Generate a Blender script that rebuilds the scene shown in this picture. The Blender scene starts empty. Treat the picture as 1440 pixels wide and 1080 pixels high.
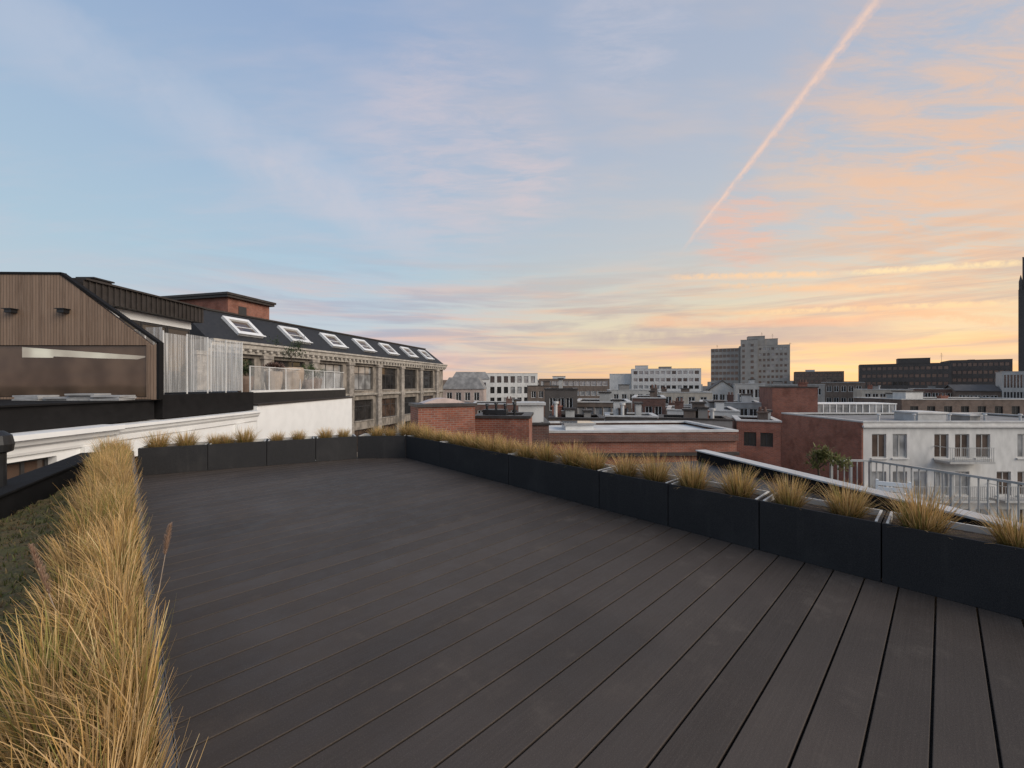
import bpy, bmesh, math, random
from mathutils import Vector, Matrix
R=math.radians
random.seed(4)
S=bpy.context.scene
C=S.collection
F=575.0; H=1.5; ZB=-18.0
def lx(px,d): return (px-720)/F*d
def hz(py,d): return H-(py-540)/F*d
YAW=R(43.5); CY,SY=math.cos(YAW),math.sin(YAW)
def D(X,Y,Z=0.): return Vector((X*CY-Y*SY, X*SY+Y*CY, Z))
def ray_local(px):            # direction of a view column in deck axes, per metre of depth
    r=(px-720)/F
    return r*CY+SY, CY-SY*r
def lin(c):
    return tuple((v/12.92 if v<=.04045 else ((v+.055)/1.055)**2.4) for v in c)
def srgb(r,g,b): return lin((r/255,g/255,b/255))
ORD=['first','second','third','fourth','fifth','sixth','seventh','eighth','ninth','tenth','eleventh','twelfth','thirteenth','fourteenth','fifteenth','sixteenth','seventeenth','eighteenth','nineteenth','twentieth','twenty-first','twenty-second','twenty-third','twenty-fourth','twenty-fifth','twenty-sixth','twenty-seventh']

# ------------------------------------------------------------------ materials
class NT:
    def __init__(s,nt): s.nt=nt
    def n(s,t,**k):
        o=s.nt.nodes.new(t)
        for a,b in k.items(): setattr(o,a,b)
        return o
    def put(s,sock,v):
        if isinstance(v,bpy.types.NodeSocket): s.nt.links.new(v,sock)
        else: sock.default_value=v
    def m(s,op,a,b=None,c=None,clamp=False):
        o=s.n('ShaderNodeMath',operation=op); o.use_clamp=clamp
        s.put(o.inputs[0],a)
        if b is not None: s.put(o.inputs[1],b)
        if c is not None: s.put(o.inputs[2],c)
        return o.outputs[0]
    def vm(s,op,a,b=None,out=0):
        o=s.n('ShaderNodeVectorMath',operation=op); s.put(o.inputs[0],a)
        if b is not None: s.put(o.inputs[1],b)
        return o.outputs[out]
    def mr(s,v,a,b,c=0.,d=1.,smooth=True):
        o=s.n('ShaderNodeMapRange'); o.interpolation_type='SMOOTHSTEP' if smooth else 'LINEAR'
        s.put(o.inputs[0],v)
        for i,x in enumerate((a,b,c,d)): s.put(o.inputs[1+i],x)
        return o.outputs[0]
    def mix(s,f,a,b,bt='MIX'):
        o=s.n('ShaderNodeMix',data_type='RGBA',blend_type=bt)
        s.put(o.inputs[0],f)
        for i,x in ((6,a),(7,b)):
            if isinstance(x,(tuple,list)) and len(x)==3: x=(*x,1)
            s.put(o.inputs[i],x)
        return o.outputs[2]
    def xyz(s,v):
        o=s.n('ShaderNodeSeparateXYZ'); s.put(o.inputs[0],v); return o.outputs
    def cxyz(s,a,b,c):
        o=s.n('ShaderNodeCombineXYZ')
        for i,x in enumerate((a,b,c)): s.put(o.inputs[i],x)
        return o.outputs[0]
    def noise(s,v,scale,detail=4,rough=.55,dist=0.):
        o=s.n('ShaderNodeTexNoise'); s.put(o.inputs['Vector'],v)
        o.inputs['Scale'].default_value=scale; o.inputs['Detail'].default_value=detail
        o.inputs['Roughness'].default_value=rough; o.inputs['Distortion'].default_value=dist
        return o.outputs[0]
    def white(s,v):
        o=s.n('ShaderNodeTexWhiteNoise',noise_dimensions='1D'); s.put(o.inputs['W'],v); return o.outputs[0]

def newmat(name):
    m=bpy.data.materials.new(name); m.use_nodes=True
    t=NT(m.node_tree); b=m.node_tree.nodes['Principled BSDF']
    return m,t,b
def objvec(t):
    tc=t.n('ShaderNodeTexCoord'); oi=t.n('ShaderNodeObjectInfo')
    off=t.m('MULTIPLY',oi.outputs['Random'],37.)
    return tc.outputs['Object'], t.vm('ADD',tc.outputs['Object'],t.cxyz(off,off,off))
def sc(c,k): return tuple(min(1,x*k) for x in c)
M={}
def mat(name,col,rough=.7,var=.15,scale=3.,bump=0.,metal=0.,stretch=(1,1,1),spec=.4,big=.12):
    m,t,b=newmat(name)
    o,v=objvec(t)
    v2=t.vm('MULTIPLY',v,stretch)
    n=t.noise(v2,scale,3); nb=t.noise(v,.45,2)
    c=t.mix(t.mr(n,.3,.7),sc(col,1-var),sc(col,1+var))
    c=t.mix(t.m('MULTIPLY',t.mr(nb,.45,.75),big*3),c,sc(col,.55))
    t.put(b.inputs['Base Color'],c)
    t.put(b.inputs['Roughness'],t.mr(n,.2,.8,max(.02,rough-.1),min(1,rough+.1)))
    b.inputs['Metallic'].default_value=metal
    b.inputs['Specular IOR Level'].default_value=spec
    if bump:
        bp=t.n('ShaderNodeBump'); bp.inputs['Strength'].default_value=bump; bp.inputs['Distance'].default_value=.01
        t.put(bp.inputs['Height'],t.noise(v2,scale*6,1)); t.put(b.inputs['Normal'],bp.outputs[0])
    M[name]=m; return m
def brick(name,c1,c2,mort):
    m,t,b=newmat(name); o,v=objvec(t); x=t.xyz(o)
    vec=t.cxyz(t.m('ADD',x[0],x[1]),x[2],0.)
    br=t.n('ShaderNodeTexBrick'); t.put(br.inputs['Vector'],vec)
    br.inputs['Scale'].default_value=1; br.inputs['Brick Width'].default_value=.22; br.inputs['Row Height'].default_value=.075
    br.inputs['Mortar Size'].default_value=.008; br.inputs['Color1'].default_value=(*c1,1); br.inputs['Color2'].default_value=(*c2,1); br.inputs['Mortar'].default_value=(*mort,1)
    n=t.noise(v,1.1,5,.65); n2=t.noise(v,9.,3)
    c=t.mix(t.m('MULTIPLY',t.mr(n,.4,.72),.65),br.outputs[0],sc(c1,.35))
    c=t.mix(t.m('MULTIPLY',t.mr(n2,.5,.8),.4),c,sc(mort,.8))
    t.put(b.inputs['Base Color'],c); b.inputs['Roughness'].default_value=.88
    bp=t.n('ShaderNodeBump'); bp.inputs['Strength'].default_value=.5; bp.inputs['Distance'].default_value=.01
    t.put(bp.inputs['Height'],t.m('SUBTRACT',1.,br.outputs[1])); t.put(b.inputs['Normal'],bp.outputs[0])
    M[name]=m
brick('brick_red',(.32,.10,.056),(.22,.068,.043),(.28,.22,.18))
brick('brick_dark',(.16,.068,.047),(.11,.053,.041),(.19,.16,.14))
brick('brick_brown',(.16,.10,.074),(.11,.075,.059),(.19,.17,.15))
mat('white',(.85,.84,.82),.6,.03,2.,.1,big=.02)
mat('white_old',(.60,.575,.54),.7,.1,2.5,.15,stretch=(1,1,.35),big=.12)
mat('cream',(.47,.41,.335),.75,.12,2.,.1,stretch=(1,1,.4))
mat('pink_render',(.46,.365,.32),.75,.1,2.)
mat('grey_render',(.28,.26,.24),.75,.14,2.,stretch=(1,1,.4),big=.16)
mat('light_grey',(.44,.42,.39),.7,.12,2.,stretch=(1,1,.4),big=.14)
mat('dark_render',(.085,.072,.064),.7,.15,2.,stretch=(1,1,.4))
mat('mid_brown',(.16,.12,.095),.75,.18,2.,stretch=(1,1,.4),big=.16)
mat('tower_grey',(.34,.31,.275),.75,.12,.3,stretch=(1,1,.4))
mat('stone',(.245,.212,.178),.8,.36,2.2,.5,stretch=(1,1,.5),big=.28)
mat('stone_trim',(.31,.275,.24),.8,.28,3.,.4,big=.26)
mat('stone_pale',(.44,.40,.35),.8,.2,3.,.4,big=.2)
mat('slate',(.032,.032,.034),.65,.25,5.,.5,spec=.2)
mat('roof_dark',(.075,.069,.066),.75,.3,1.2,.3,big=.2)
mat('roof_tile',(.14,.075,.057),.8,.25,6.,.5)
mat('roof_grey',(.23,.22,.21),.7,.25,1.0,.2,big=.2)
mat('roof_white',(.62,.59,.55),.6,.1,1.0,.1)
mat('black_metal',(.016,.016,.017),.45,.2,4.,.05)
mat('black_matte',(.013,.012,.012),.85,.2,4.,.05,spec=.15)
mat('zinc_dark',(.055,.047,.043),.5,.2,3.,.1,metal=.3)
mat('zinc_light',(.49,.475,.455),.5,.12,2.,.1)
mat('edge_metal',(.10,.097,.096),.5,.12,6.,metal=.3)
mat('rail_metal',(.40,.40,.39),.4,.1,5.,metal=.3)
mat('frame_white',(.74,.73,.71),.5,.06,4.)
mat('frame_dark',(.04,.038,.038),.5,.1,4.)
mat('soil',(.065,.044,.03),.95,.4,18.,1.)
mat('liner',(.62,.60,.56),.6,.08,5.)
mat('asphalt',(.05,.05,.05),.9,.2,.05)
mat('pot_beige',(.42,.33,.255),.7,.15,4.,.2)
mat('pot_brown',(.20,.135,.10),.7,.15,4.,.2)
mat('bark',(.09,.065,.045),.9,.3,12.,.5)
mat('paver',(.33,.325,.32),.8,.12,6.,.2)
mat('dome_metal',(.55,.43,.385),.45,.08,3.,metal=.2)
def planter_mat():
    m,t,b=newmat('planter_composite'); o,v=objvec(t)
    n=t.noise(v,220.,1); n2=t.noise(v,2.,3,.6); n3=t.noise(t.vm('MULTIPLY',v,(5,5,.6)),2.,2)
    c=t.mix(t.mr(n,.35,.75),(.016,.0155,.0165),(.036,.034,.034))
    c=t.mix(t.m('MULTIPLY',t.mr(n2,.45,.8),.4),c,(.055,.051,.049))
    c=t.mix(t.m('MULTIPLY',t.mr(n3,.55,.8),.25),c,(.06,.056,.052))
    t.put(b.inputs['Base Color'],c); b.inputs['Roughness'].default_value=.66; b.inputs['Specular IOR Level'].default_value=.28
    bp=t.n('ShaderNodeBump'); bp.inputs['Strength'].default_value=.25; bp.inputs['Distance'].default_value=.002
    t.put(bp.inputs['Height'],n); t.put(b.inputs['Normal'],bp.outputs[0]); M['planter']=m
planter_mat()
BW=.191; B0=-.157
def deck_mat():
    m,t,b=newmat('deck_boards'); tc=t.n('ShaderNodeTexCoord'); x=t.xyz(tc.outputs['Object'])
    idx=t.m('FLOOR',t.m('DIVIDE',t.m('SUBTRACT',x[1],B0),BW)); w=t.white(idx)
    gv=t.cxyz(t.m('ADD',t.m('MULTIPLY',x[0],1.2),t.m('MULTIPLY',w,40.)),t.m('MULTIPLY',x[1],90.),0.)
    g=t.noise(gv,1.,3,.6)
    big=t.noise(tc.outputs['Object'],.55,3,.6); dust=t.noise(tc.outputs['Object'],2.6,5,.7)
    sp=t.noise(tc.outputs['Object'],140.,1)
    c=t.mix(w,(.054,.041,.0325),(.073,.056,.045))
    c=t.mix(t.m('MULTIPLY',t.mr(g,.35,.75),.3),c,(.10,.078,.063))
    c=t.mix(t.m('MULTIPLY',t.mr(big,.42,.64),.55),c,(.040,.031,.025))
    c=t.mix(t.m('MULTIPLY',t.mr(dust,.52,.78),.5),c,(.125,.10,.081))
    c=t.mix(t.m('MULTIPLY',t.mr(sp,.5,.8),.3),c,(.13,.105,.086))
    t.put(b.inputs['Base Color'],c)
    t.put(b.inputs['Roughness'],t.mr(dust,.3,.75,.5,.74)); b.inputs['Specular IOR Level'].default_value=.28
    bp=t.n('ShaderNodeBump'); bp.inputs['Strength'].default_value=.22; bp.inputs['Distance'].default_value=.003
    t.put(bp.inputs['Height'],t.m('ADD',g,sp)); t.put(b.inputs['Normal'],bp.outputs[0]); M['deck']=m
deck_mat()
def timber_mat():
    m,t,b=newmat('timber_boards'); tc=t.n('ShaderNodeTexCoord'); x=t.xyz(tc.outputs['Object'])
    q=t.m('DIVIDE',x[0],.085); w=t.white(t.m('FLOOR',q)); fr=t.m('FRACT',q)
    gv=t.cxyz(t.m('MULTIPLY',x[0],40.),0.,t.m('ADD',t.m('MULTIPLY',x[2],1.5),t.m('MULTIPLY',w,30.)))
    g=t.noise(gv,1.,3,.6)
    c=t.mix(w,(.17,.105,.066),(.27,.175,.115)); c=t.mix(t.m('MULTIPLY',t.mr(g,.35,.75),.6),c,(.34,.24,.17))
    c=t.mix(t.m('LESS_THAN',fr,.1),c,(.022,.015,.01))
    t.put(b.inputs['Base Color'],c); b.inputs['Roughness'].default_value=.75
    bp=t.n('ShaderNodeBump'); bp.inputs['Strength'].default_value=.5; bp.inputs['Distance'].default_value=.01
    t.put(bp.inputs['Height'],t.m('GREATER_THAN',fr,.1)); t.put(b.inputs['Normal'],bp.outputs[0]); M['timber']=m
timber_mat()
def glass_mat(name,col,rough=.04,spec=.8):
    m,t,b=newmat(name); o,v=objvec(t)
    n=t.noise(v,.9,2)
    t.put(b.inputs['Base Color'],t.mix(t.mr(n,.3,.7),sc(col,.6),sc(col,1.4)))
    b.inputs['Roughness'].default_value=rough; b.inputs['Specular IOR Level'].default_value=spec
    bp=t.n('ShaderNodeBump'); bp.inputs['Strength'].default_value=.06; bp.inputs['Distance'].default_value=.02
    t.put(bp.inputs['Height'],n); t.put(b.inputs['Normal'],bp.outputs[0]); M[name]=m
glass_mat('glass_dark',(.026,.024,.023))
glass_mat('glass_brown',(.075,.05,.037),.06)
glass_mat('glass_brown_reflection',(.10,.066,.044),.05,.5)  # penthouse pane: brown wood reflection put into the base colour
glass_mat('glass_pale',(.26,.255,.25),.05,1.)
glass_mat('painted_sky_reflection',(.80,.68,.54),.2,.6)  # cream base colour imitating bright sky reflected in the penthouse glazing
def screen_mat(name,lo,hi,stretch,a=.35,b_=.7,detail=3):
    m,t,b=newmat(name); o,v=objvec(t)
    n=t.noise(t.vm('MULTIPLY',v,stretch),1.,detail,.65)
    tr=t.n('ShaderNodeBsdfTransparent'); df=t.n('ShaderNodeBsdfPrincipled')
    df.inputs['Base Color'].default_value=(.78,.78,.77,1); df.inputs['Roughness'].default_value=.1
    mx=t.n('ShaderNodeMixShader'); t.put(mx.inputs[0],t.mr(n,a,b_,lo,hi))
    t.put(mx.inputs[1],tr.outputs[0]); t.put(mx.inputs[2],df.outputs[0])
    t.put(m.node_tree.nodes['Material Output'].inputs[0],mx.outputs[0]); M[name]=m
screen_mat('glass_streaked',.14,.68,(21,21,.3),.5,.68,3)
screen_mat('glass_clear',.06,.20,(1.2,1.2,.6))
def grass_mat(name):
    m,t,b=newmat(name); a=t.n('ShaderNodeAttribute',attribute_name='Col')
    c=a.outputs[0]
    t.put(b.inputs['Base Color'],c); b.inputs['Roughness'].default_value=.6; b.inputs['Specular IOR Level'].default_value=.25
    tl=t.n('ShaderNodeBsdfTranslucent'); t.put(tl.inputs[0],c)
    mx=t.n('ShaderNodeMixShader'); mx.inputs[0].default_value=.3
    t.put(mx.inputs[1],b.outputs[0]); t.put(mx.inputs[2],tl.outputs[0])
    t.put(m.node_tree.nodes['Material Output'].inputs[0],mx.outputs[0]); M[name]=m
grass_mat('grass_blades'); grass_mat('leaves')
def sedum_mat():
    m,t,b=newmat('sedum'); o,v=objvec(t)
    n=t.noise(v,3.,4,.7); n2=t.noise(v,28.,3,.7)
    c=t.mix(t.mr(n,.35,.65),(.085,.085,.028),(.13,.085,.042)); c=t.mix(t.mr(n2,.4,.75),c,(.05,.05,.02))
    c=t.mix(t.m('MULTIPLY',t.mr(n2,.58,.72),.6),c,(.21,.16,.08))
    t.put(b.inputs['Base Color'],c); b.inputs['Roughness'].default_value=.95
    bp=t.n('ShaderNodeBump'); bp.inputs['Strength'].default_value=1; bp.inputs['Distance'].default_value=.03
    t.put(bp.inputs['Height'],n2); t.put(b.inputs['Normal'],bp.outputs[0]); M['sedum']=m
sedum_mat()

# ------------------------------------------------------------------ mesh helpers
class MB:
    def __init__(s): s.v=[]; s.f=[]; s.mi=[]
    def poly(s,pts,mi=0):
        i=len(s.v); s.v+= [Vector(p) for p in pts]; s.f.append(list(range(i,i+len(pts)))); s.mi.append(mi)
    def box(s,x0,x1,y0,y1,z0,z1,mi=0):
        if x0>x1:x0,x1=x1,x0
        if y0>y1:y0,y1=y1,y0
        if z0>z1:z0,z1=z1,z0
        i=len(s.v)
        s.v+=[Vector((x,y,z)) for z in (z0,z1) for x,y in ((x0,y0),(x1,y0),(x1,y1),(x0,y1))]
        for q in ((3,2,1,0),(4,5,6,7),(0,1,5,4),(1,2,6,5),(2,3,7,6),(3,0,4,7)): s.f.append([i+k for k in q]); s.mi.append(mi)
    def ext(s,pts,vec,mi=0):
        vec=Vector(vec); i=len(s.v); n=len(pts); p=[Vector(a) for a in pts]
        s.v+=p+[a+vec for a in p]
        s.f.append([i+k for k in range(n)][::-1]); s.f.append([i+n+k for k in range(n)])
        for k in range(n): s.f.append([i+k,i+(k+1)%n,i+n+(k+1)%n,i+n+k])
        s.mi+=[mi]*(n+2)
    def bar(s,p,q,w,h,mi=0,up=(0,0,1)):
        p=Vector(p);q=Vector(q);a=(q-p).normalized(); sd=a.cross(Vector(up))
        if sd.length<1e-4: sd=a.cross(Vector((1,0,0)))
        sd.normalize(); u=sd.cross(a)
        s.ext([p+sd*w/2*i+u*h/2*j for i,j in ((-1,-1),(1,-1),(1,1),(-1,1))],q-p,mi)
    def tube(s,p,q,r0,r1=None,n=10,mi=0):
        r1=r0 if r1 is None else r1
        p=Vector(p);q=Vector(q);a=(q-p).normalized(); sd=a.cross(Vector((0,0,1)))
        if sd.length<1e-4: sd=Vector((1,0,0))
        sd.normalize(); u=sd.cross(a); i=len(s.v)
        for c,r in ((p,r0),(q,r1)):
            s.v+=[c+sd*r*math.cos(2*math.pi*k/n)+u*r*math.sin(2*math.pi*k/n) for k in range(n)]
        for k in range(n): s.f.append([i+k,i+(k+1)%n,i+n+(k+1)%n,i+n+k]); s.mi.append(mi)
        s.f.append([i+k for k in range(n)][::-1]); s.f.append([i+n+k for k in range(n)]); s.mi+=[mi,mi]
    def lathe(s,c,prof,n=20,mi=0):
        i=len(s.v); c=Vector(c)
        for r,z in prof: s.v+=[c+Vector((r*math.cos(2*math.pi*k/n),r*math.sin(2*math.pi*k/n),z)) for k in range(n)]
        for j in range(len(prof)-1):
            for k in range(n): s.f.append([i+j*n+k,i+j*n+(k+1)%n,i+(j+1)*n+(k+1)%n,i+(j+1)*n+k]); s.mi.append(mi)
        s.f.append([i+k for k in range(n)][::-1]); s.mi.append(mi)
        j=len(prof)-1; s.f.append([i+j*n+k for k in range(n)]); s.mi.append(mi)
    def mesh(s,name,mats,inv=None,recalc=True):
        me=bpy.data.meshes.new(name)
        vs=[inv@a for a in s.v] if inv else s.v
        me.from_pydata([tuple(a) for a in vs],[],s.f)
        for m in (mats if isinstance(mats,(list,tuple)) else [mats]): me.materials.append(M[m] if isinstance(m,str) else m)
        me.polygons.foreach_set('material_index',s.mi)
        if recalc:
            bm=bmesh.new(); bm.from_mesh(me); bmesh.ops.recalc_face_normals(bm,faces=bm.faces); bm.to_mesh(me); bm.free()
        me.update(); return me
    def build(s,name,mats,parent=None,world=False,bevel=0,smooth=False,recalc=True):
        inv=None
        if world and parent: inv=chain(parent).inverted()
        me=s.mesh(name,mats,inv,recalc)
        o=bpy.data.objects.new(name,me); C.objects.link(o)
        if parent: o.parent=parent
        if smooth:
            for p in me.polygons: p.use_smooth=True
        if bevel:
            b=o.modifiers.new('bevel','BEVEL'); b.width=bevel; b.segments=2; b.limit_method='ANGLE'
        return o
def chain(o):
    m=Matrix.LocRotScale(o.location,o.rotation_euler,o.scale)
    return chain(o.parent)@m if o.parent else m
def tag(o,label=None,cat=None,group=None,kind=None):
    if label:o['label']=label
    if cat:o['category']=cat
    if group:o['group']=group
    if kind:o['kind']=kind
    return o
def empty(name,loc,rz,label,cat,group=None):
    o=bpy.data.objects.new(name,None); C.objects.link(o); o.location=loc; o.rotation_euler=(0,0,rz); o.empty_display_size=.2
    return tag(o,label,cat,group)
def link(name,me,parent,loc,rot=(0,0,0)):
    o=bpy.data.objects.new(name,me); C.objects.link(o); o.parent=parent; o.location=loc; o.rotation_euler=rot; return o
_wc={}
def win_meshes(w,h,mc,mr,fm,gm,split):
    k=(round(w,2),round(h,2),mc,mr,fm,gm,split)
    if k in _wc: return _wc[k]
    f=MB(); e=.003; t=min(.09,w*.07)
    f.box(-w/2+e,-w/2+t,-.03,.03,e,h-e); f.box(w/2-t,w/2-e,-.03,.03,e,h-e)
    f.box(-w/2+t,w/2-t,-.032,.028,e,t); f.box(-w/2+t,w/2-t,-.032,.028,h-t,h-e)
    for i in range(1,mc):
        x=-w/2+w*i/mc; f.box(x-t/2,x+t/2,-.028,.024,t,h-t)
    for j in range(1,mr):
        z=h*j/mr if mr!=2 else h*.68; f.box(-w/2+t,w/2-t,-.024,.02,z-t/2,z+t/2)
    if split:
        g=MB(); g.box(-w/2+t*.5,w/2-t*.5,0,.01,t*.5,h-t*.5)
        r=(f.mesh('window',fm),g.mesh('pane',gm))
    else:
        f.box(-w/2+t*.5,w/2-t*.5,0,.01,t*.5,h-t*.5,1); r=(f.mesh('window',[fm,gm]),None)
    _wc[k]=r; return r
def facade(mb,o,u,n,W,z0,z1,wins,rec):
    xs=sorted({0.,W}|{a for w in wins for a in w[:2]}); zs=sorted({z0,z1}|{a for w in wins for a in w[2:4]})
    P=lambda x,z,k=0.: Vector((o[0]+u[0]*x-n[0]*k,o[1]+u[1]*x-n[1]*k,z))
    for i in range(len(xs)-1):
        for j in range(len(zs)-1):
            cx=(xs[i]+xs[i+1])/2; cz=(zs[j]+zs[j+1])/2
            if any(a<cx<b and c<cz<d for a,b,c,d in wins): continue
            mb.poly([P(xs[i],zs[j]),P(xs[i+1],zs[j]),P(xs[i+1],zs[j+1]),P(xs[i],zs[j+1])])
    for a,b,c,d in wins:
        q=[(a,c),(b,c),(b,d),(a,d)]
        for k in range(4):
            (x,z),(x2,z2)=q[k],q[(k+1)%4]
            mb.poly([P(x2,z2),P(x,z),P(x,z,rec),P(x2,z2,rec)])
def wgrid(Ln,zt,s):
    if not s: return []
    out=[]; m=s.get('m',.6); st=(Ln-2*m)/s['c']
    for j in range(s['r']):
        for i in range(s['c']):
            if (i,j) in s.get('skip',()): continue
            xc=m+(i+.5)*st; top=zt-s['t']-j*s['s']; w=min(s['w'],st*.86)
            out.append((xc-w/2,xc+w/2,top-s['h'],top))
    return out
def place_windows(r,o,u,n,ang,wins,rec,s,fm,gm,split,sill=None):
    for k,(a,b,c,d) in enumerate(wins):
        gg=gm if not isinstance(gm,(list,tuple)) else gm[random.randrange(len(gm))]
        fr,pn=win_meshes(b-a,d-c,s.get('mc',2),s.get('mr',1),fm,gg,split)
        xc=(a+b)/2; kk=rec*.7
        w=link('window',fr,r,(o[0]+u[0]*xc-n[0]*kk,o[1]+u[1]*xc-n[1]*kk,c),(0,0,ang))
        if pn: link('pane',pn,w,(0,0,0))
        if sill:
            k_=('sill',round(b-a,2),sill)
            if k_ not in _wc:
                q=MB(); W=b-a; q.box(-W/2-.1,W/2+.1,-rec*.7-.1,-.035,-.1,-.004); _wc[k_]=q.mesh('sill',sill)
            link('sill',_wc[k_],w,(0,0,0))
def coping_ring(r,W,L,z,m,over=.06,th=.3,h=.1):
    q=MB(); a=over
    q.box(-a,W+a,-a,th,z,z+h); q.box(-a,W+a,L-th,L+a,z,z+h); q.box(-a,th,th,L-th,z,z+h); q.box(W-th,W+a,th,L-th,z,z+h)
    return q.build('coping',m,r)
def chimney(r,x,y,z,w,d,h,m='brick_red',pots=2):
    q=MB(); q.box(x-w/2,x+w/2,y-d/2,y+d/2,z-.3,z+h); q.box(x-w/2-.06,x+w/2+.06,y-d/2-.06,y+d/2+.06,z+h,z+h+.1)
    c=q.build('chimney',m,r)
    for i in range(pots):
        p=MB(); px=x-w/2+w*(i+.5)/pots; p.tube((px,y,z+h+.1),(px,y,z+h+.4),.10,.08); p.build('chimney_pot','roof_tile',c)
def rbox(r,name,x0,x1,y0,y1,z0,z1,m,cap=None):
    q=MB(); q.box(x0,x1,y0,y1,z0,z1,0); mats=[m]
    if cap: q.box(x0-.1,x1+.1,y0-.1,y1+.1,z1,z1+.12,1); mats.append(cap)
    return q.build(name,mats,r)
def aerial(r,x,y,z,h):
    q=MB(); q.tube((x,y,z-.2),(x,y,z+h),.05,.03,6)
    for k in range(4): q.tube((x-.6+.1*k,y,z+h*(.6+.1*k)),(x+.6-.1*k,y,z+h*(.6+.1*k)),.025,.025,5)
    q.build('aerial','black_metal',r)
def building(name,label,cat,px0,px1,d,yt,L,wall,yaw=None,front=None,left=None,right=None,group=None,cop='zinc_light',frame='frame_white',glass='glass_dark',roofm='roof_dark',roof='flat',rh=2.5,split=False,rec=.16,sill=None,clutter=0):
    x0=lx(px0,d); r1=(px1-720)/F
    if yaw is None: yaw=-.8*math.degrees(math.atan(((px0+px1)/2-720)/F))+(random.random()-.5)*8
    ya=R(yaw); W=(r1*d-x0)/(math.cos(ya)-r1*math.sin(ya))
    zt=hz(yt,d)-ZB
    r=empty(name,(x0,d,ZB),ya,label,cat,group)
    mb=MB()
    for o,u,n,Ln,ang,s in (((0,0),(1,0),(0,-1),W,0,front),((W,0),(0,1),(1,0),L,R(90),right),((W,L),(-1,0),(0,1),W,R(180),None),((0,L),(0,-1),(-1,0),L,R(-90),left)):
        ws=wgrid(Ln,zt,s); facade(mb,o,u,n,Ln,0,zt,ws,rec)
        if s: place_windows(r,o,u,n,ang,ws,rec,s,s.get('fm',frame),s.get('gm',glass),split,sill)
    if roof=='gable_y':
        mb.poly([(0,0,zt),(W,0,zt),(W/2,0,zt+rh)]); mb.poly([(0,L,zt),(W,L,zt),(W/2,L,zt+rh)])
    if roof=='gable_x':
        mb.poly([(0,0,zt),(0,L,zt),(0,L/2,zt+rh)]); mb.poly([(W,0,zt),(W,L,zt),(W,L/2,zt+rh)])
    mb.build('wall',wall,r)
    if roof=='flat':
        q=MB(); q.box(.03,W-.03,.03,L-.03,zt-.4,zt-.12); q.build('roof',roofm,r)
        coping_ring(r,W,L,zt,cop)
    else:
        q=MB(); e=.25; th=.18
        if roof=='gable_y':
            k=rh/(W/2)
            for sg in (0,1):
                xa,xb=((-e,W/2) if sg==0 else (W+e,W/2)); za=zt-e*k; zb_=zt+rh
                q.ext([(xa,-e,za+.01),(xb,-e,zb_+.01),(xb,-e,zb_+th),(xa,-e,za+th)],(0,L+2*e,0))
        elif roof=='gable_x':
            k=rh/(L/2)
            for ya,za,yb in ((-e,zt-e*k,L/2),(L+e,zt-e*k,L/2)):
                q.ext([(-e,ya,za+.01),(-e,yb,zt+rh+.01),(-e,yb,zt+rh+th),(-e,ya,za+th)],(W+2*e,0,0))
        elif roof=='mansard':
            i=min(rh*.5,L*.3); b=[(-.2,-.2),(W+.2,-.2),(W+.2,L+.2),(-.2,L+.2)]; tpt=[(i,i),(W-i,i),(W-i,L-i),(i,L-i)]
            for a in range(4):
                c=(a+1)%4; q.poly([(*b[a],zt),(*b[c],zt),(*tpt[c],zt+rh),(*tpt[a],zt+rh)])
            q.poly([(*p,zt+rh) for p in tpt]); q.poly([(*p,zt) for p in b])
        q.build('roof',roofm,r)
    rnd=random.Random(int(px0*7+d))
    for k in range(clutter):
        ww=rnd.uniform(.06,.16)*W; xx=rnd.uniform(.05,.75)*W; yy=rnd.uniform(.15,.6)*L; hh=rnd.uniform(.35,1.1)
        t=k%3
        if t in (0,1) and k!=1: rbox(r,'vent_box',xx,xx+ww*1.3,yy,yy+min(2.,L*.25),zt-.15,zt+hh,rnd.choice(['grey_render','light_grey','mid_brown','white_old']),'zinc_dark')
        elif t==1: chimney(r,xx,yy+.3,zt,.5+ww*.3,.5,hh*.8,rnd.choice(['brick_red','brick_brown','brick_dark']),2)
        else:
            q=MB(); q.tube((xx,yy,zt-.2),(xx,yy,zt+hh),.12,.12,10); q.tube((xx,yy,zt+hh),(xx,yy,zt+hh+.15),.2,.2,10); q.build('vent_pipe','zinc_light',r)
    r['_W']=W; r['_zt']=zt
    return r

# ------------------------------------------------------------------ ground
g=MB(); g.box(-4000,4000,-4000,4000,ZB-.5,ZB); tag(g.build('ground','asphalt'),'dark asphalt street level far below the rooftops','ground',kind='structure')

# ------------------------------------------------------------------ host building, deck, planters
def dquad(pts,z0,z1,mb): mb.ext([D(x,y,z0) for x,y in pts],(0,0,z1-z0))
r=empty('terrace_building',D(2,3,ZB),0,'building whose roof carries the dark timber terrace','building')
q=MB(); dquad([(-4.2,-5),(4.72,-5),(4.72,7.75),(3.65,8.62),(.2,9.62),(-.5,9.75),(-1.1,7.1),(-2.7,.2)],ZB,-.07,q); q.build('wall','dark_render',r,world=True)
q=MB()
y=B0-14*BW
while y<9.2:
    ym=y+BW/2
    xm=4.2
    if ym>7.6: xm=min(xm,4.15-(ym-7.6)*1.25)
    if ym>8.2: xm=3.4-(ym-8.2)*(3.2/.93)
    if xm>.15:
        q.box(.06,xm,y+.005,y+BW-.005,-.03,0)
    y+=BW
o=q.build('deck','deck',None,bevel=.003); o.rotation_euler=(0,0,YAW); tag(o,'dark brown composite deck boards with narrow gaps','deck',kind='structure')

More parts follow.
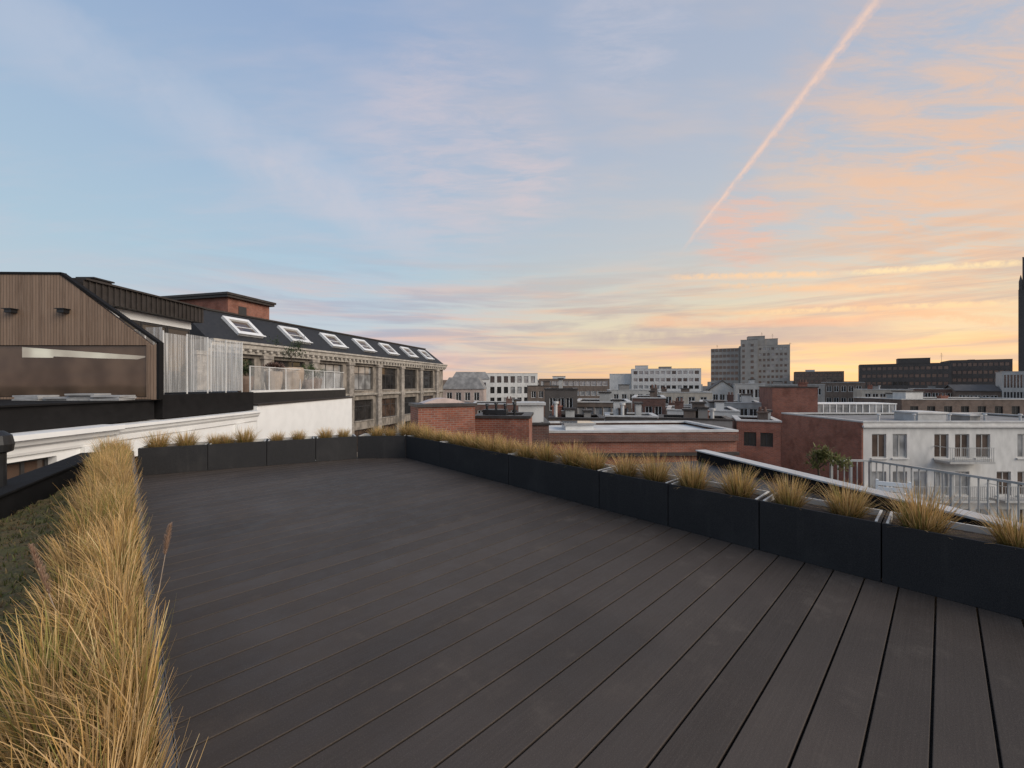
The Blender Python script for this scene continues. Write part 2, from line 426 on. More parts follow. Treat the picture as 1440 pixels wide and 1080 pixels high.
PH=.45
def planter(a,b,w,label,group,rim=False):
    A=D(*a); Bv=D(*b); dv=Bv-A; L=dv.length; ang=math.atan2(dv.y,dv.x)
    r=empty('planter',A,ang,label,'planter',group)
    e=.004; t=.018
    q=MB(); q.box(e,L-e,0,t,0,PH); q.box(e,L-e,w-t,w,0,PH); q.box(e,e+t,t,w-t,0,PH-.002); q.box(L-e-t,L-e,t,w-t,0,PH-.002)
    q.box(e+t,L-e-t,t,w-t,.01,.03)
    q.build('shell','planter',r,bevel=.003)
    q=MB(); q.box(e+t+.001,L-e-t-.001,t+.001,w-t-.001,.03,PH-.045)
    q.build('soil','soil',r)
    if rim:
        q=MB(); q.box(.001,L-.001,-.006,.026,PH+.002,PH+.008); q.box(.001,L-.001,-.010,-.004,PH-.05,PH+.008); q.build('edge_trim','edge_metal',r)
        return r
    for xx in (e+t+.002,L-e-t-.017):
        q=MB(); q.box(xx,xx+.015,t+.002,w-t-.002,PH-.06,PH+.004); q.build('liner_edge','liner',r)
    q=MB(); q.box(e+t+.02,L-e-t-.02,w-t-.02,w-t-.003,PH-.06,PH+.004); q.build('liner_edge','liner',r)
    return r
YS=[7.5,6.27,4.45,2.85,1.99,1.14,.32,-.5,-1.32]
for i in range(8):
    lab='charcoal planter along the right deck edge, %s counted from the far chamfered corner'%ORD[i]
    planter((4.15,YS[i]),(4.15,YS[i+1]),.44,lab,'charcoal planters along the right deck edge')
planter((3.40,8.1),(4.15,7.5),.44,'short charcoal planter set across the far corner of the deck','charcoal planters at the far deck end')
def hit(px,P0,P1):
    a,b=ray_local(px); (x0,y0),(x1,y1)=P0,P1
    dx,dy=x1-x0,y1-y0
    det=-dx*b+dy*a
    s=(x0*b-y0*a)/det
    return (x0+s*dx,y0+s*dy)
FA,FB=(3.40,8.1),(.16,9.04)
fp=[FA]+[hit(p,FA,FB) for p in (444,375,292)]+[FB]
for i in range(4):
    planter(fp[i+1],fp[i],.44,'charcoal planter across the far end of the deck, %s from the left'%ORD[3-i],'charcoal planters at the far deck end')
lys=[-1.2,.45,2.1,3.75,5.4,7.05,8.7]
for i in range(6):
    planter((.1,lys[i]),(.1,lys[i+1]),.38,'long planter under the golden grass hedge, %s from the camera'%ORD[i],'planters under the left grass hedge',True)

# ------------------------------------------------------------------ grasses
def blades_mesh(name,bl,mat_,seg=4):
    V=[];Fc=[];K=[]
    for (b,phi,Ln,t0,bend,w,c0,c1,tw) in bl:
        p=Vector(b); i0=len(V); sx,sy=-math.sin(phi+tw),math.cos(phi+tw); ch,sh=math.cos(phi),math.sin(phi)
        for i in range(seg+1):
            s=i/seg; ww=w*(1-s**1.6)*.5+.0004
            V.append((p.x-sx*ww,p.y-sy*ww,p.z)); V.append((p.x+sx*ww,p.y+sy*ww,p.z))
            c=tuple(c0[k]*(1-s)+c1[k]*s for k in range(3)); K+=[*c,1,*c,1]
            t=t0+bend*s*s; st=Ln/seg
            p=p+Vector((math.sin(t)*ch*st,math.sin(t)*sh*st,math.cos(t)*st))
        for i in range(seg): a=i0+2*i; Fc.append((a,a+1,a+3,a+2))
    me=bpy.data.meshes.new(name); me.from_pydata(V,[],Fc); me.materials.append(M[mat_])
    at_=me.color_attributes.new('Col','FLOAT_COLOR','POINT'); at_.data.foreach_set('color',K); me.update()
    return me
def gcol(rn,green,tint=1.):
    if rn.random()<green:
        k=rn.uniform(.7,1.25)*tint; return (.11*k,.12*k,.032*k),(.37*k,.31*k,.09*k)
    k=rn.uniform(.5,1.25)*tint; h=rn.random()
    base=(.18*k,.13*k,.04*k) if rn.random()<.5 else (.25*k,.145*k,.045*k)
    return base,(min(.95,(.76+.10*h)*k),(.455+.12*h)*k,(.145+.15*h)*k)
def tuft(seed,n=520,green=.2):
    rn=random.Random(seed); bl=[]
    for k in range(n):
        a=rn.uniform(0,6.283); rr=.095*math.sqrt(rn.random())
        t0=min(abs(rn.gauss(0,.52)),1.3); c0,c1=gcol(rn,green)
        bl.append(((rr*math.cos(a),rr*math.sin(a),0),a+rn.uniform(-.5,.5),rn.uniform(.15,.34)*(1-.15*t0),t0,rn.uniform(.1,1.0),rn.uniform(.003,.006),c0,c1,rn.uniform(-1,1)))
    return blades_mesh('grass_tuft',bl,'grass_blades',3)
TM=[tuft(i+11) for i in range(6)]
rpx=[1432,1297,1190,1110,1037,975,920,880,833,803,768,742,716,692,670,652,635,619,604,590,576]
for i,p in enumerate(rpx):
    a,b=ray_local(p); d=4.36/a; Y=b*d
    o=bpy.data.objects.new('grass_tuft',TM[i%6]); C.objects.link(o)
    o.location=D(4.36+random.uniform(-.04,.04),Y,.40); o.rotation_euler=(0,0,random.uniform(0,6.28)); s=random.uniform(.84,1.12); far=1+.15*min(1,Y/6)
    o.scale=(s*far,s*far,s*random.uniform(.9,1.05))
    tag(o,'straw coloured grass tuft in the right planters, %s from the right edge'%ORD[i],'grass','grass tufts in the right planters')
fpx=[222,262,303,320,345,390,420,458,483,530,549]
for i,p in enumerate(fpx):
    x,y=hit(p,(FA[0]+.06,FA[1]+.2),(FB[0]+.06,FB[1]+.2)) if p<505 else hit(p,(3.52,8.27),(4.28,7.66))
    o=bpy.data.objects.new('grass_tuft',TM[(i+2)%6]); C.objects.link(o)
    o.location=D(x,y,.40); o.rotation_euler=(0,0,random.uniform(0,6.28)); s=random.uniform(.7,1.05); o.scale=(s*1.1,s*1.1,s)
    tag(o,'small dry grass tuft in the far planters, %s from the left'%ORD[i],'grass','grass tufts in the far planters')
# hedge on the left: arching clumps one behind the other
rn=random.Random(77); bl=[]
y=.42
while y<8.75:
    n=int(800 if y<2.2 else 580 if y<4 else 410)
    for side in (0,1):
        cx=(-.17 if side==0 else -.03)+rn.uniform(-.04,.04); cy=y+(.12 if side else 0)+rn.uniform(-.05,.05)
        hk=rn.uniform(.7,1.15); gr=rn.choice([.08,.18,.32,.55]) if side==0 else rn.choice([.05,.12,.25]); tint=rn.uniform(.7,1.15)
        cb=rn.uniform(-.3,.3)
        for k in range(n//2):
            a=rn.uniform(0,6.283); rr=.06*math.sqrt(rn.random())
            bx,by=cx+rr*math.cos(a),cy+rr*math.sin(a)
            ph=a+rn.uniform(-.9,.9); t0=min(abs(rn.gauss(0,.46)),1.2)
            bend=rn.uniform(.0,1.3)+cb
            Ln=rn.uniform(.14,.39)*hk
            reach=bx+math.cos(ph)*Ln*math.sin(min(1.5,t0+.45*bend))
            if reach>.145:
                ph=math.pi-ph; t0*=.7
            if reach<-.36: t0*=.5; bend*=.5
            c0,c1=gcol(rn,gr,tint)
            P=D(bx,by,.39)
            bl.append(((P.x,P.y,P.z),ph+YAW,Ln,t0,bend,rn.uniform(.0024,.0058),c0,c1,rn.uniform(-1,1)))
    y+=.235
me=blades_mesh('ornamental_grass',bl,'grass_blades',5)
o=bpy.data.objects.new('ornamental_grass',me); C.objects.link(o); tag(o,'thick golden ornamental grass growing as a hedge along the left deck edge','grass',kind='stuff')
# seed plumes
for i,(px,py,d,lab) in enumerate(((240,770,2.1,'pale feathery seed plume leaning over the deck from the grass hedge'),(42,800,1.6,'pale feathery seed plume on the left side of the grass hedge'))):
    tip=Vector((lx(px,d),d,hz(py-32,d))); base=Vector((lx(px-22,d),d+.02,.42)) if i!=1 else Vector((lx(px+40,d),d+.05,.42))
    r=empty('grass_plume',base,0,lab,'grass','seed plumes in the grass hedge')
    q=MB(); mid=base.lerp(tip,.55); q.tube(base,mid,.0022,.0018,5); q.tube(mid,tip,.0018,.001,5); q.build('stem','pot_beige',r,world=True)
    bb=[]; ax=(tip-mid)
    for k in range(380):
        s=rn.random(); p=mid+ax*s; a=rn.uniform(0,6.28); c=(.28,.16,.105); c2=(.54,.37,.26)
        bb.append((tuple(p-base),a,.036*(1-.9*abs(s-.4)),.5,.2,.0018,c,c2,0))
    o=bpy.data.objects.new('plume',blades_mesh('plume',bb,'grass_blades',2)); C.objects.link(o); o.parent=r

# ------------------------------------------------------------------ left roof: sedum, parapet, flue
def px_par(y): return -.40-(9.7-y)*.232
q=MB(); st=.06; rn=random.Random(5); hh={}
def hgt(i,j):
    if (i,j) not in hh: hh[(i,j)]=.05+rn.uniform(0,.045)
    return hh[(i,j)]
cells=[]
for j in range(0,int(10.2/st)):
    Y=-.5+j*st
    for i in range(0,60):
        X=-.29-i*st
        if X-st<px_par(Y)+.1: break
        cells.append((X,Y,hgt(i,j)))
        q.poly([D(X,Y,hgt(i,j)),D(X-st,Y,hgt(i+1,j)),D(X-st,Y+st,hgt(i+1,j+1)),D(X,Y+st,hgt(i,j+1))])
tag(q.build('sedum_roof','sedum',recalc=False),'mossy green brown sedum covering beside the grass hedge','sedum',kind='stuff')
bl=[]
for k in range(11000):
    X,Y,z=rn.choice(cells)
    if Y>7.5 and rn.random()<.5: continue
    kk=rn.uniform(.4,1.4); c=rn.choice([(.085,.095,.03),(.14,.095,.045),(.19,.14,.065),(.07,.08,.026),(.12,.13,.04)])
    P=D(X-rn.random()*st,Y+rn.random()*st,z-.01)
    bl.append((tuple(P),rn.uniform(0,6.28),rn.uniform(.02,.07),rn.uniform(0,1.2),rn.uniform(0,1),rn.uniform(.006,.016),sc(c,kk*.7),sc(c,kk*1.3),rn.uniform(-1,1)))
o=bpy.data.objects.new('sedum_leaves',blades_mesh('sedum_leaves',bl,'leaves',2)); C.objects.link(o); tag(o,'tiny fleshy leaves scattered over the mossy roof strip','sedum',kind='stuff')
q=MB(); q.bar(D(-2.75,-.4,.13),D(-.36,9.87,.13),.28,.38); q.bar(D(-2.75,-.4,.335),D(-.36,9.87,.335),.34,.03)
tag(q.build('parapet','black_matte',bevel=.006),'low black parapet at the edge of the sedum roof','wall')
r=empty('vent_flue',Vector((lx(-4,4.6),4.6,.0)),0,'black round vent flue at the left edge of the photo','vent')
q=MB(); b=r.location; q.tube((b.x,b.y,.0),(b.x,b.y,.72),.07,.07,16); q.build('pipe','black_metal',r,world=True)
q=MB(); q.lathe((b.x,b.y,.72),[(.07,0),(.12,.02),(.13,.1),(.11,.2),(.05,.25)],20); q.build('cowl','black_metal',r,world=True)

# ------------------------------------------------------------------ white townhouse on the left
XF=-10.3
r=empty('white_townhouse',(XF-5,10,ZB),0,'white rendered townhouse with moulded cornice below the timber penthouse','house')
zt=.02-ZB
q=MB(); ws=[(8.28-2,9.25-2,zt-1.9,zt-.14),(10.9-2,11.8-2,zt-1.9,zt-.5),(13.4-2,14.3-2,zt-1.9,zt-.5)]
wl=[(a,b,c+ZB,d+ZB) for a,b,c,d in ws]
facade(q,(XF,2),(0,1),(1,0),14.5,ZB,.02,wl,.3)
q.poly([(XF,2,ZB),(XF-9,2,ZB),(XF-9,2,.02),(XF,2,.02)]); q.poly([(XF,2,.02),(XF,16.5,.02),(XF-9,16.5,.02),(XF-9,2,.02)])
q.poly([(XF-9,2,ZB),(XF-9,16.5,ZB),(XF-9,16.5,.02),(XF-9,2,.02)])
q.poly([(XF,16.5,ZB),(XF-9,16.5,ZB),(XF-9,16.5,.02),(XF,16.5,.02)])
q.build('wall','white',r,world=True)
for a,b,c,d in wl:
    fr,pn=win_meshes(b-a,d-c,2,2,'frame_dark','glass_brown',True)
    o=link('window',fr,r,Vector((XF-.22,2+(a+b)/2,c))-r.location,(0,0,R(90))); link('pane',pn,o,(0,0,0))
def prof_y(mb,prof,y0,y1): mb.ext([(x,y0,z) for x,z in prof],(0,y1-y0,0))
q=MB(); prof_y(q,[(XF+.003,.0),(XF+.06,.0),(XF+.08,.06),(XF+.08,.16),(XF+.2,.22),(XF+.24,.32),(XF+.36,.35),(XF+.36,.46),(XF-.5,.47),(XF-.5,.025),(XF+.003,.025)],2,10.5)
q.build('cornice','white',r,world=True)
q=MB(); prof_y(q,[(XF+.003,.02),(XF+.05,.03),(XF+.06,.18),(XF+.12,.25),(XF+.14,.33),(XF+.2,.35),(XF+.2,.43),(XF-.5,.44),(XF-.5,.028),(XF+.003,.028)],10.504,16.48)
q.build('cornice','white',r,world=True)
for yy in (7.4,9.75,12.6,15.2):
    q=MB(); q.box(XF+.004,XF+.12,yy,yy+.5,-10,-.005); q.build('pilaster','white',r,world=True)
q=MB(); yy=10.5; q.tube((XF+.2,yy,-10),(XF+.2,yy,-.32),.05,.05,12); q.lathe((XF+.22,yy,-.34),[(.05,0),(.12,.08),(.14,.14),(.14,.24)],14)
q.build('downpipe','white_old',r,world=True)
# low white block beyond it
r=empty('white_block',(XF-4,21,ZB),0,'plain white block with a dark roof edge beyond the townhouse','house')
q=MB(); q.box(XF-9,XF,16.52,26.3,ZB,.62); q.build('wall','white',r,world=True)
q=MB(); q.box(XF-9.05,XF+.06,16.5,26.36,.622,.7); q.build('coping','zinc_dark',r,world=True)
q=MB(); q.box(XF-8.9,XF-.35,16.6,26.2,.702,1.14); q.build('terrace_slab','black_metal',r,world=True)

# ------------------------------------------------------------------ timber penthouse
r=empty('timber_penthouse',(-14,14,.45),0,'penthouse clad in brown vertical timber boards with sloping black roof edge','house')
WY=11.8
wx0,wx1,wz0,wz1=lx(-60,WY),lx(206,WY),1.12,2.62
q=MB()
for pts in ([(-22,1.05),(wx0,1.05),(wx0,4.69),(-22,4.72)],[(wx0,wz1),(-10.42,wz1),(-13.03,4.66),(wx0,4.69)],[(wx1,1.05),(-10.25,1.05),(-10.25,2.66),(-10.42,wz1),(wx1,wz1)],[(wx0,1.05),(wx1,1.05),(wx1,wz0),(wx0,wz0)]):
    q.ext([(x,WY,z) for x,z in pts],(0,.12,0))
q.build('timber_wall','timber',r,world=True)
q=MB()
for (a,b) in (((-22,4.75),(-13.0,4.69)),((-13.03,4.69),(-10.2,2.68)),((-10.2,2.70),(-10.2,1.06))):
    q.bar((a[0],WY+.06,a[1]),(b[0],WY+.06,b[1]),.16,.07)
q.build('roof_trim','black_matte',r,world=True)
q=MB(); e=.015; q.box(wx0,wx0+e,WY+.03,WY+.1,wz0,wz1); q.box(wx1-e,wx1,WY+.03,WY+.1,wz0,wz1); q.box(wx0+e,wx1-e,WY+.03,WY+.1,wz0,wz0+e); q.box(wx0+e,wx1-e,WY+.03,WY+.1,wz1-e,wz1)
wf=q.build('window','black_matte',r,world=True)
q=MB(); q.box(wx0+.01,wx1-.01,WY+.06,WY+.07,wz0+.01,wz1-.01); q.build('pane','glass_brown_reflection',wf,world=True)
# sky reflection painted as a pale strip high on the glazing, tapering right
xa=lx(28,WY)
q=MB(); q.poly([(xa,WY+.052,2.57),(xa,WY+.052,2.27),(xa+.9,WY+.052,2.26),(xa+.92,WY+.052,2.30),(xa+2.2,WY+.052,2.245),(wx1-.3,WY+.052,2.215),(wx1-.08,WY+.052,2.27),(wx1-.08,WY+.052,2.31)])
q.build('painted_reflection_strip','painted_sky_reflection',wf,world=True)
for px in (20,93):
    q=MB(); x=lx(px,WY); q.box(x-.1,x+.1,WY-.16,WY-.002,3.54,3.64); q.box(x-.14,x+.14,WY-.2,WY-.005,3.64,3.66); q.build('wall_light','black_metal',r,world=True)
q=MB(); q.box(-19,XF-.2,6.5,12.0,.475,1.02); q.box(-19,XF-.12,6.5,12.15,1.022,1.06); q.build('roof_edge','black_matte',r,world=True)
q=MB(); q.box(-19,-12.75,12.16,16.9,4.02,4.6)
for k in range(24):
    y=12.3+k*.195; q.box(-12.75,-12.71,y,y+.03,4.04,4.6)
for k in range(20):
    x=-18.8+k*.31; q.box(x,x+.03,16.9,16.93,4.03,4.6)
q.box(-19.05,-12.66,12.16,16.97,4.602,4.66); q.build('zinc_roof','zinc_dark',r,world=True)
q=MB(); q.box(-14.2,-13.7,13.4,14.0,4.662,4.95); q.box(-14.25,-13.65,13.35,14.05,4.952,5.0); q.build('roof_vent','black_metal',r,world=True)
q=MB(); q.box(-18.5,-13.1,12.2,16.7,3.72,4.01); q.build('lintel_panel','white',r,world=True)
for k in range(4):
    y0=12.25+k*1.1
    q=MB(); q.box(-13.16,-13.1,y0,y0+.05,1.22,3.7); q.box(-13.16,-13.1,y0+1.02,y0+1.07,1.22,3.7); q.box(-13.16,-13.1,y0+.05,y0+1.02,1.22,1.3); q.box(-13.16,-13.1,y0+.05,y0+1.02,3.62,3.7); o=q.build('window','frame_dark',r,world=True)
    q=MB(); q.box(-13.14,-13.12,y0+.03,y0+1.04,1.25,3.65); q.build('pane','glass_dark',o,world=True)
q=MB(); q.box(-18.4,-13.2,12.3,16.6,1.2,3.7); q.build('inner_wall','dark_render',r,world=True)
q=MB(); q.box(-19,XF-.1,12.17,16.45,.47,1.18); q.build('terrace_base','black_matte',r,world=True)
# stacked slabs on the roof edge
rn=random.Random(3)
for i,(px,n) in enumerate(((52,3),(92,2),(128,4),(158,3))):
    for k in range(n):
        x=lx(px,11.0)+rn.uniform(-.06,.06); q=MB(); q.box(-.36,.36,-.25,.25,0,.045); o=q.build('paving_slab','paver',bevel=.004)
        o.location=(x,11.0+rn.uniform(-.05,.05),1.061+k*.046); o.rotation_euler=(0,0,rn.uniform(-.12,.12))
        tag(o,'grey paving slab in the %s pile from the left before the timber wall, %s from the bottom'%(ORD[i],ORD[k]),'slab','grey slabs piled before the timber wall')

# glass screen
r=empty('glass_screen',(XF-.3,14,1.18),0,'tall streaked glass wind screen on the black terrace edge','screen')
def gpanel(a,b,z0,z1,m,parent,name='glass_panel',th=.02):
    q=MB(); q.bar((a[0],a[1],(z0+z1)/2),(b[0],b[1],(z0+z1)/2),th,z1-z0); return q.build(name,m,parent,world=True)
xs=XF-.25
gl=[((-11.9,12.45),(-11.15,12.4)),((-11.1,12.4),(xs-.02,12.35)),((xs,12.4),(xs,13.25)),((xs,13.3),(xs,14.15)),((xs,14.2),(xs,15.05)),((xs,15.1),(xs,15.95)),((xs-.05,16.0),(xs-1.2,16.05))]
for i,(a,b) in enumerate(gl): gpanel(a,b,1.24,3.06+(.06 if i%2 else 0)+(.1 if i<2 else 0),'glass_streaked',r)
for (x,y) in ((xs,12.37),(xs,13.275),(xs,14.175),(xs,15.075),(xs,15.98),(-11.125,12.4),(xs-1.25,16.05)):
    q=MB(); q.box(x-.014,x+.014,y-.014,y+.014,1.182,3.12); q.build('post','frame_white',r,world=True)
# glass balustrade beyond
r=empty('glass_balustrade',(XF-.5,21,1.14),0,'clear glass balustrade on the terrace over the white block','balustrade')
xb=XF-.45
for k in range(7):
    y0=16.8+k*1.33; gpanel((xb,y0),(xb,y0+1.27),1.2,2.2,'glass_clear',r)
    q=MB(); q.box(xb-.018,xb+.018,y0-.045,y0-.01,1.142,2.22); q.build('post','frame_white',r,world=True)
q=MB(); q.bar((xb,16.75,2.235),(xb,26.1,2.235),.05,.03); q.build('top_rail','frame_white',r,world=True)
q=MB(); q.bar((xb+.05,16.75,1.19),(xb+.05,26.1,1.19),.05,.09); q.build('base_rail','frame_white',r,world=True)
def leaves(n,rad,rn,size,c0=(.05,.075,.03),c1=(.12,.15,.06),clumps=9):
    cl=[Vector((rn.gauss(0,.45)*rad[0],rn.gauss(0,.45)*rad[1],rn.gauss(0,.42)*rad[2])) for _ in range(clumps)]
    bb=[]
    for k in range(n):
        c=rn.choice(cl); p=c+Vector((rn.gauss(0,.2)*rad[0],rn.gauss(0,.2)*rad[1],rn.gauss(0,.2)*rad[2])); kk=rn.uniform(.6,1.4)
        bb.append((tuple(p),rn.uniform(0,6.28),size*rn.uniform(.7,1.3),rn.uniform(.2,1.8),.4,size*.35,sc(c0,kk),sc(c1,kk),rn.uniform(-1,1)))
    return blades_mesh('foliage',bb,'leaves',2)
def potted(name,loc,label,potr,poth,trunk,crown,rn,potm='pot_beige',cat='potted plant',cols=None):
    r=empty(name,loc,0,label,cat)
    q=MB(); q.lathe((0,0,0),[(potr*.72,0),(potr*.95,poth*.5),(potr,poth*.8),(potr*.94,poth),(potr*.85,poth),(potr*.8,poth-.06)],20); q.build('pot',potm,r)
    q=MB(); q.tube((0,0,poth-.08),(.04,.02,poth+trunk*.5),.03,.024,7); q.tube((.04,.02,poth+trunk*.5),(-.02,0,poth+trunk+crown*.5),.024,.012,7)
    for k in range(5):
        a=k*1.3; q.tube((0,0,poth+trunk*.9),(crown*.6*math.cos(a),crown*.6*math.sin(a),poth+trunk+crown*rn.uniform(.3,1.)),.012,.005,5)
    q.build('trunk','bark',r)
    o=bpy.data.objects.new('foliage',leaves(700,(crown,crown,crown*.8),rn,.11,*(cols or ((.04,.06,.025),(.10,.13,.06))))); C.objects.link(o); o.parent=r; o.location=(0,0,poth+trunk+crown*.55)
rn=random.Random(9)
potted('potted_tree',(-11.3,20.9,1.142),'small olive tree in beige pot behind the glass balustrade',.62,1.2,.55,.8,rn)
potted('potted_shrub',(-11.9,18.2,1.142),'low shrub in brown pot beside the glass screen',.36,.7,.1,.45,rn,potm='pot_brown')
potted('potted_shrub',(-11.25,19.3,1.142),'pinkish shrub in a small beige pot left of the olive tree',.4,.95,.05,.36,rn,cols=((.16,.09,.07),(.3,.2,.15)))
potted('potted_shrub',(-11.6,24.0,1.142),'round shrub in brown pot at the far end of the glass balustrade',.42,.7,.1,.55,rn,potm='pot_brown')
potted('potted_shrub',(-11.2,22.5,1.142),'bushy green shrub in brown pot just right of the olive tree',.36,.6,.1,.5,rn,potm='pot_brown',cols=((.05,.075,.025),(.13,.16,.05)))

# ------------------------------------------------------------------ stone mansard building
u=Vector((.249,.9685,0)); A=Vector((-23.2,34.7,0))-u*3
r=empty('stone_building',(A.x,A.y,ZB),math.atan2(u.y,u.x),'long old stone building with slate mansard roof and seven roof windows','building')
LB=45.; DB=14.; e0=5.0-ZB
bays=[2.6+6.05*k for k in range(7)]
q=MB(); wins=[]
for c in bays:
    for (za,zb_) in ((.75,3.75),(-3.1,-.5),(-7.,-4.2)):
        wins.append((c-1.95,c+1.95,za-ZB,zb_-ZB))
facade(q,(0,0),(1,0),(0,-1),LB,0,e0,wins,.45)
q.poly([(0,0,0),(0,DB,0),(0,DB,e0),(0,0,e0)]); q.poly([(LB,0,0),(LB,DB,0),(LB,DB,e0),(LB,0,e0)]); q.poly([(0,DB,0),(LB,DB,0),(LB,DB,e0),(0,DB,e0)])
q.build('wall','stone',r)
place_windows(r,(0,0),(1,0),(0,-1),0,wins,.45,{'mc':3,'mr':2},'frame_dark',['glass_dark','glass_brown','glass_pale','glass_dark'],True,'stone_trim')
for k in range(8):
    x=bays[0]-3.02+6.05*k
    q=MB(); q.box(x-.42,x+.42,-.4,-.004,e0-13,e0-.95); q.box(x-.55,x+.55,-.5,-.003,e0-1.25,e0-.96); q.box(x-.52,x+.52,-.48,-.003,e0-5.1,e0-4.75); q.build('pilaster','stone_trim',r)
q=MB(); q.ext([(0,-.004,e0-.95),(0,-.42,e0-.94),(0,-.46,e0-.7),(0,-.75,e0-.5),(0,-.8,e0-.2),(0,-.95,e0-.12),(0,-.95,e0+.05),(0,-.004,e0+.06)],(LB,0,0))
k=0.4
while k<LB: q.box(k,k+.25,-.7,-.43,e0-.72,e0-.52); k+=.75
q.build('cornice','stone_pale',r)
q=MB(); q.ext([(0,-.004,e0-4.95),(0,-.3,e0-4.9),(0,-.36,e0-4.7),(0,-.004,e0-4.65)],(LB,0,0)); q.build('string_course','stone_pale',r)
q=MB(); RH=2.9; SB=3.0
pa=[(0,-.3,e0+.062),(LB,-.3,e0+.062),(LB-1.2,SB,e0+RH),(0,SB,e0+RH)]
q.poly(pa); q.poly([(0,SB,e0+RH),(LB-1.2,SB,e0+RH),(LB-1.2,DB-SB,e0+RH),(0,DB-SB,e0+RH)])
q.poly([(LB,-.3,e0+.062),(LB,DB,e0+.062),(LB-1.2,DB-SB,e0+RH),(LB-1.2,SB,e0+RH)]); q.poly([(0,-.3,e0+.062),(0,DB,e0+.062),(0,DB-SB,e0+RH),(0,SB,e0+RH)]); q.poly([(0,DB,e0+.062),(LB,DB,e0+.062),(LB-1.2,DB-SB,e0+RH),(0,DB-SB,e0+RH)])
rf=q.build('roof','slate',r)
q=MB(); q.bar((0,SB,e0+RH+.02),(LB-1.2,SB,e0+RH+.02),.35,.14); q.build('ridge','zinc_dark',rf)
sl=math.atan2(RH-.06,SB+.3)
fm=MB(); w,h,t=2.6,2.4,.34
fm.box(-w/2,-w/2+t,-.24,.05,0,h); fm.box(w/2-t,w/2,-.24,.05,0,h); fm.box(-w/2+t,w/2-t,-.24,.05,0,t); fm.box(-w/2+t,w/2-t,-.24,.05,h-t,h); fm.box(-w/2-.12,w/2+.12,-.28,-.241,-.1,.04); fme=fm.mesh('roof_window','frame_white')
fm=MB(); fm.box(-w/2+t,w/2-t,-.05,.0,t,h-t); fge=fm.mesh('pane','glass_brown')
fm=MB(); fm.box(-w/2+t+.02,w/2-t-.02,-.09,-.052,h*.5-.04,h*.5+.04); fse=fm.mesh('glazing_bar','frame_white')
for k in range(7):
    xx=4.6+6.0*k
    o=link('roof_window',fme,r,(xx,-.3+(SB+.3)*.22,e0+.062+(RH-.062)*.22+.02),(-(math.pi/2-sl),0,0))
    link('pane',fge,o,(0,0,0)); link('glazing_bar',fse,o,(0,0,0))
# brick roof house
Lc=Vector((-27.7,39.8,0)); 
rb=empty('brick_roof_house',(Lc.x,Lc.y,7.88),math.atan2(u.y,u.x),'red brick block with flat overhanging cap standing on the slate roof','building')
q=MB(); q.box(.35,5.3,.35,9,-.3,2.15); q.build('wall','brick_red',rb)
q=MB(); q.box(0,5.65,0,9.4,2.152,2.38); q.box(-.12,5.77,-.12,9.5,2.382,2.6); q.build('roof','zinc_dark',rb)
q=MB(); q.box(1.5,2.4,.3,.36,.5,1.5); q.build('vent_grille','frame_dark',rb)

# ------------------------------------------------------------------ middle distance
r=building('brick_stack','red brick stack with a curved pale cap beyond the far deck corner','chimney',588,668,13.5,573,1.4,'brick_red',yaw=24,cop='zinc_dark')
W=r['_W']; z=r['_zt']
q=MB(); n=10; pts=[(W*.12+ (W*.76)*i/n, .35, z+.11+.17*math.sin(math.pi*i/n)) for i in range(n+1)]; q.ext(pts,(0,.75,0)); q.build('cap','dome_metal',r)
r=building('brick_wall_block','low red brick block with dark lead top beside the brick stack','house',668,744,15.2,588,2.,'brick_red',yaw=-6,cop='zinc_dark')
W=r['_W']; z=r['_zt']
rbox(r,'vent_box',W*.1,W*.55,.5,1.2,z+.1,z+.28,'black_metal')
for k in range(4):
    q=MB(); x=W*(.15+.18*k); q.tube((x,.9,z-.1),(x,.9,z+.42+.06*(k%2)),.05,.05,8); q.tube((x,.9,z+.42+.06*(k%2)),(x,.9,z+.5+.06*(k%2)),.09,.06,8); q.build('vent_pipe','black_metal',r)
r=building('brick_house','brick house carrying a square white chimney stack','house',684,772,18.5,598,4.,'brick_dark',yaw=0,cop='zinc_dark')
W=r['_W']; z=r['_zt']; rbox(r,'chimney',W*.52,W*.93,.6,1.6,z-.1,z+.88,'white_old','zinc_light')
r=building('flat_roof_house','low brick house with a wide pale flat roof behind the right planters','house',748,1036,20,609,5.2,'brick_red',yaw=3,roofm='roof_white',cop='zinc_light')
W=r['_W']; z=r['_zt']
q=MB(); q.box(-.02,W+.02,-.12,-.005,z-.45,z-.1); q.build('fascia','brick_dark',r)
q=MB(); q.box(-.02,W+.02,-.2,-.005,z-1.15,z-1.0); q.build('gutter','zinc_dark',r)
rbox(r,'skylight',W*.2,W*.35,2.2,3.4,z-.15,z+.15,'frame_white','glass_pale')
building('brown_roof_house','low brown house with pipes just behind the pale flat roof','house',772,850,26.5,589,3.2,'mid_brown',front=dict(c=4,r=1,w=.6,h=.8,s=2.,t=.35,m=.3),cop='zinc_dark',clutter=4)
building('dark_annex','dark annex with a pale vent behind the pale flat roof','house',852,925,28,586,3.2,'dark_render',front=dict(c=3,r=1,w=.9,h=.8,s=2.,t=.35,m=.3,gm='glass_pale'),cop='zinc_light',clutter=4)
building('grey_annex','grey annex with roof boxes left of the small red brick house','house',927,1030,28.5,589,3.2,'grey_render',front=dict(c=5,r=1,w=.6,h=.8,s=2.,t=.4,m=.3),cop='zinc_dark',clutter=5,roofm='roof_grey')
r=building('dark_house','dark brown narrow house left of the house with a row of windows','house',766,812,31,548,6,'dark_render',front=dict(c=3,r=2,w=.5,h=1.0,s=2.2,t=.6,m=.3),cop='zinc_dark',clutter=1)
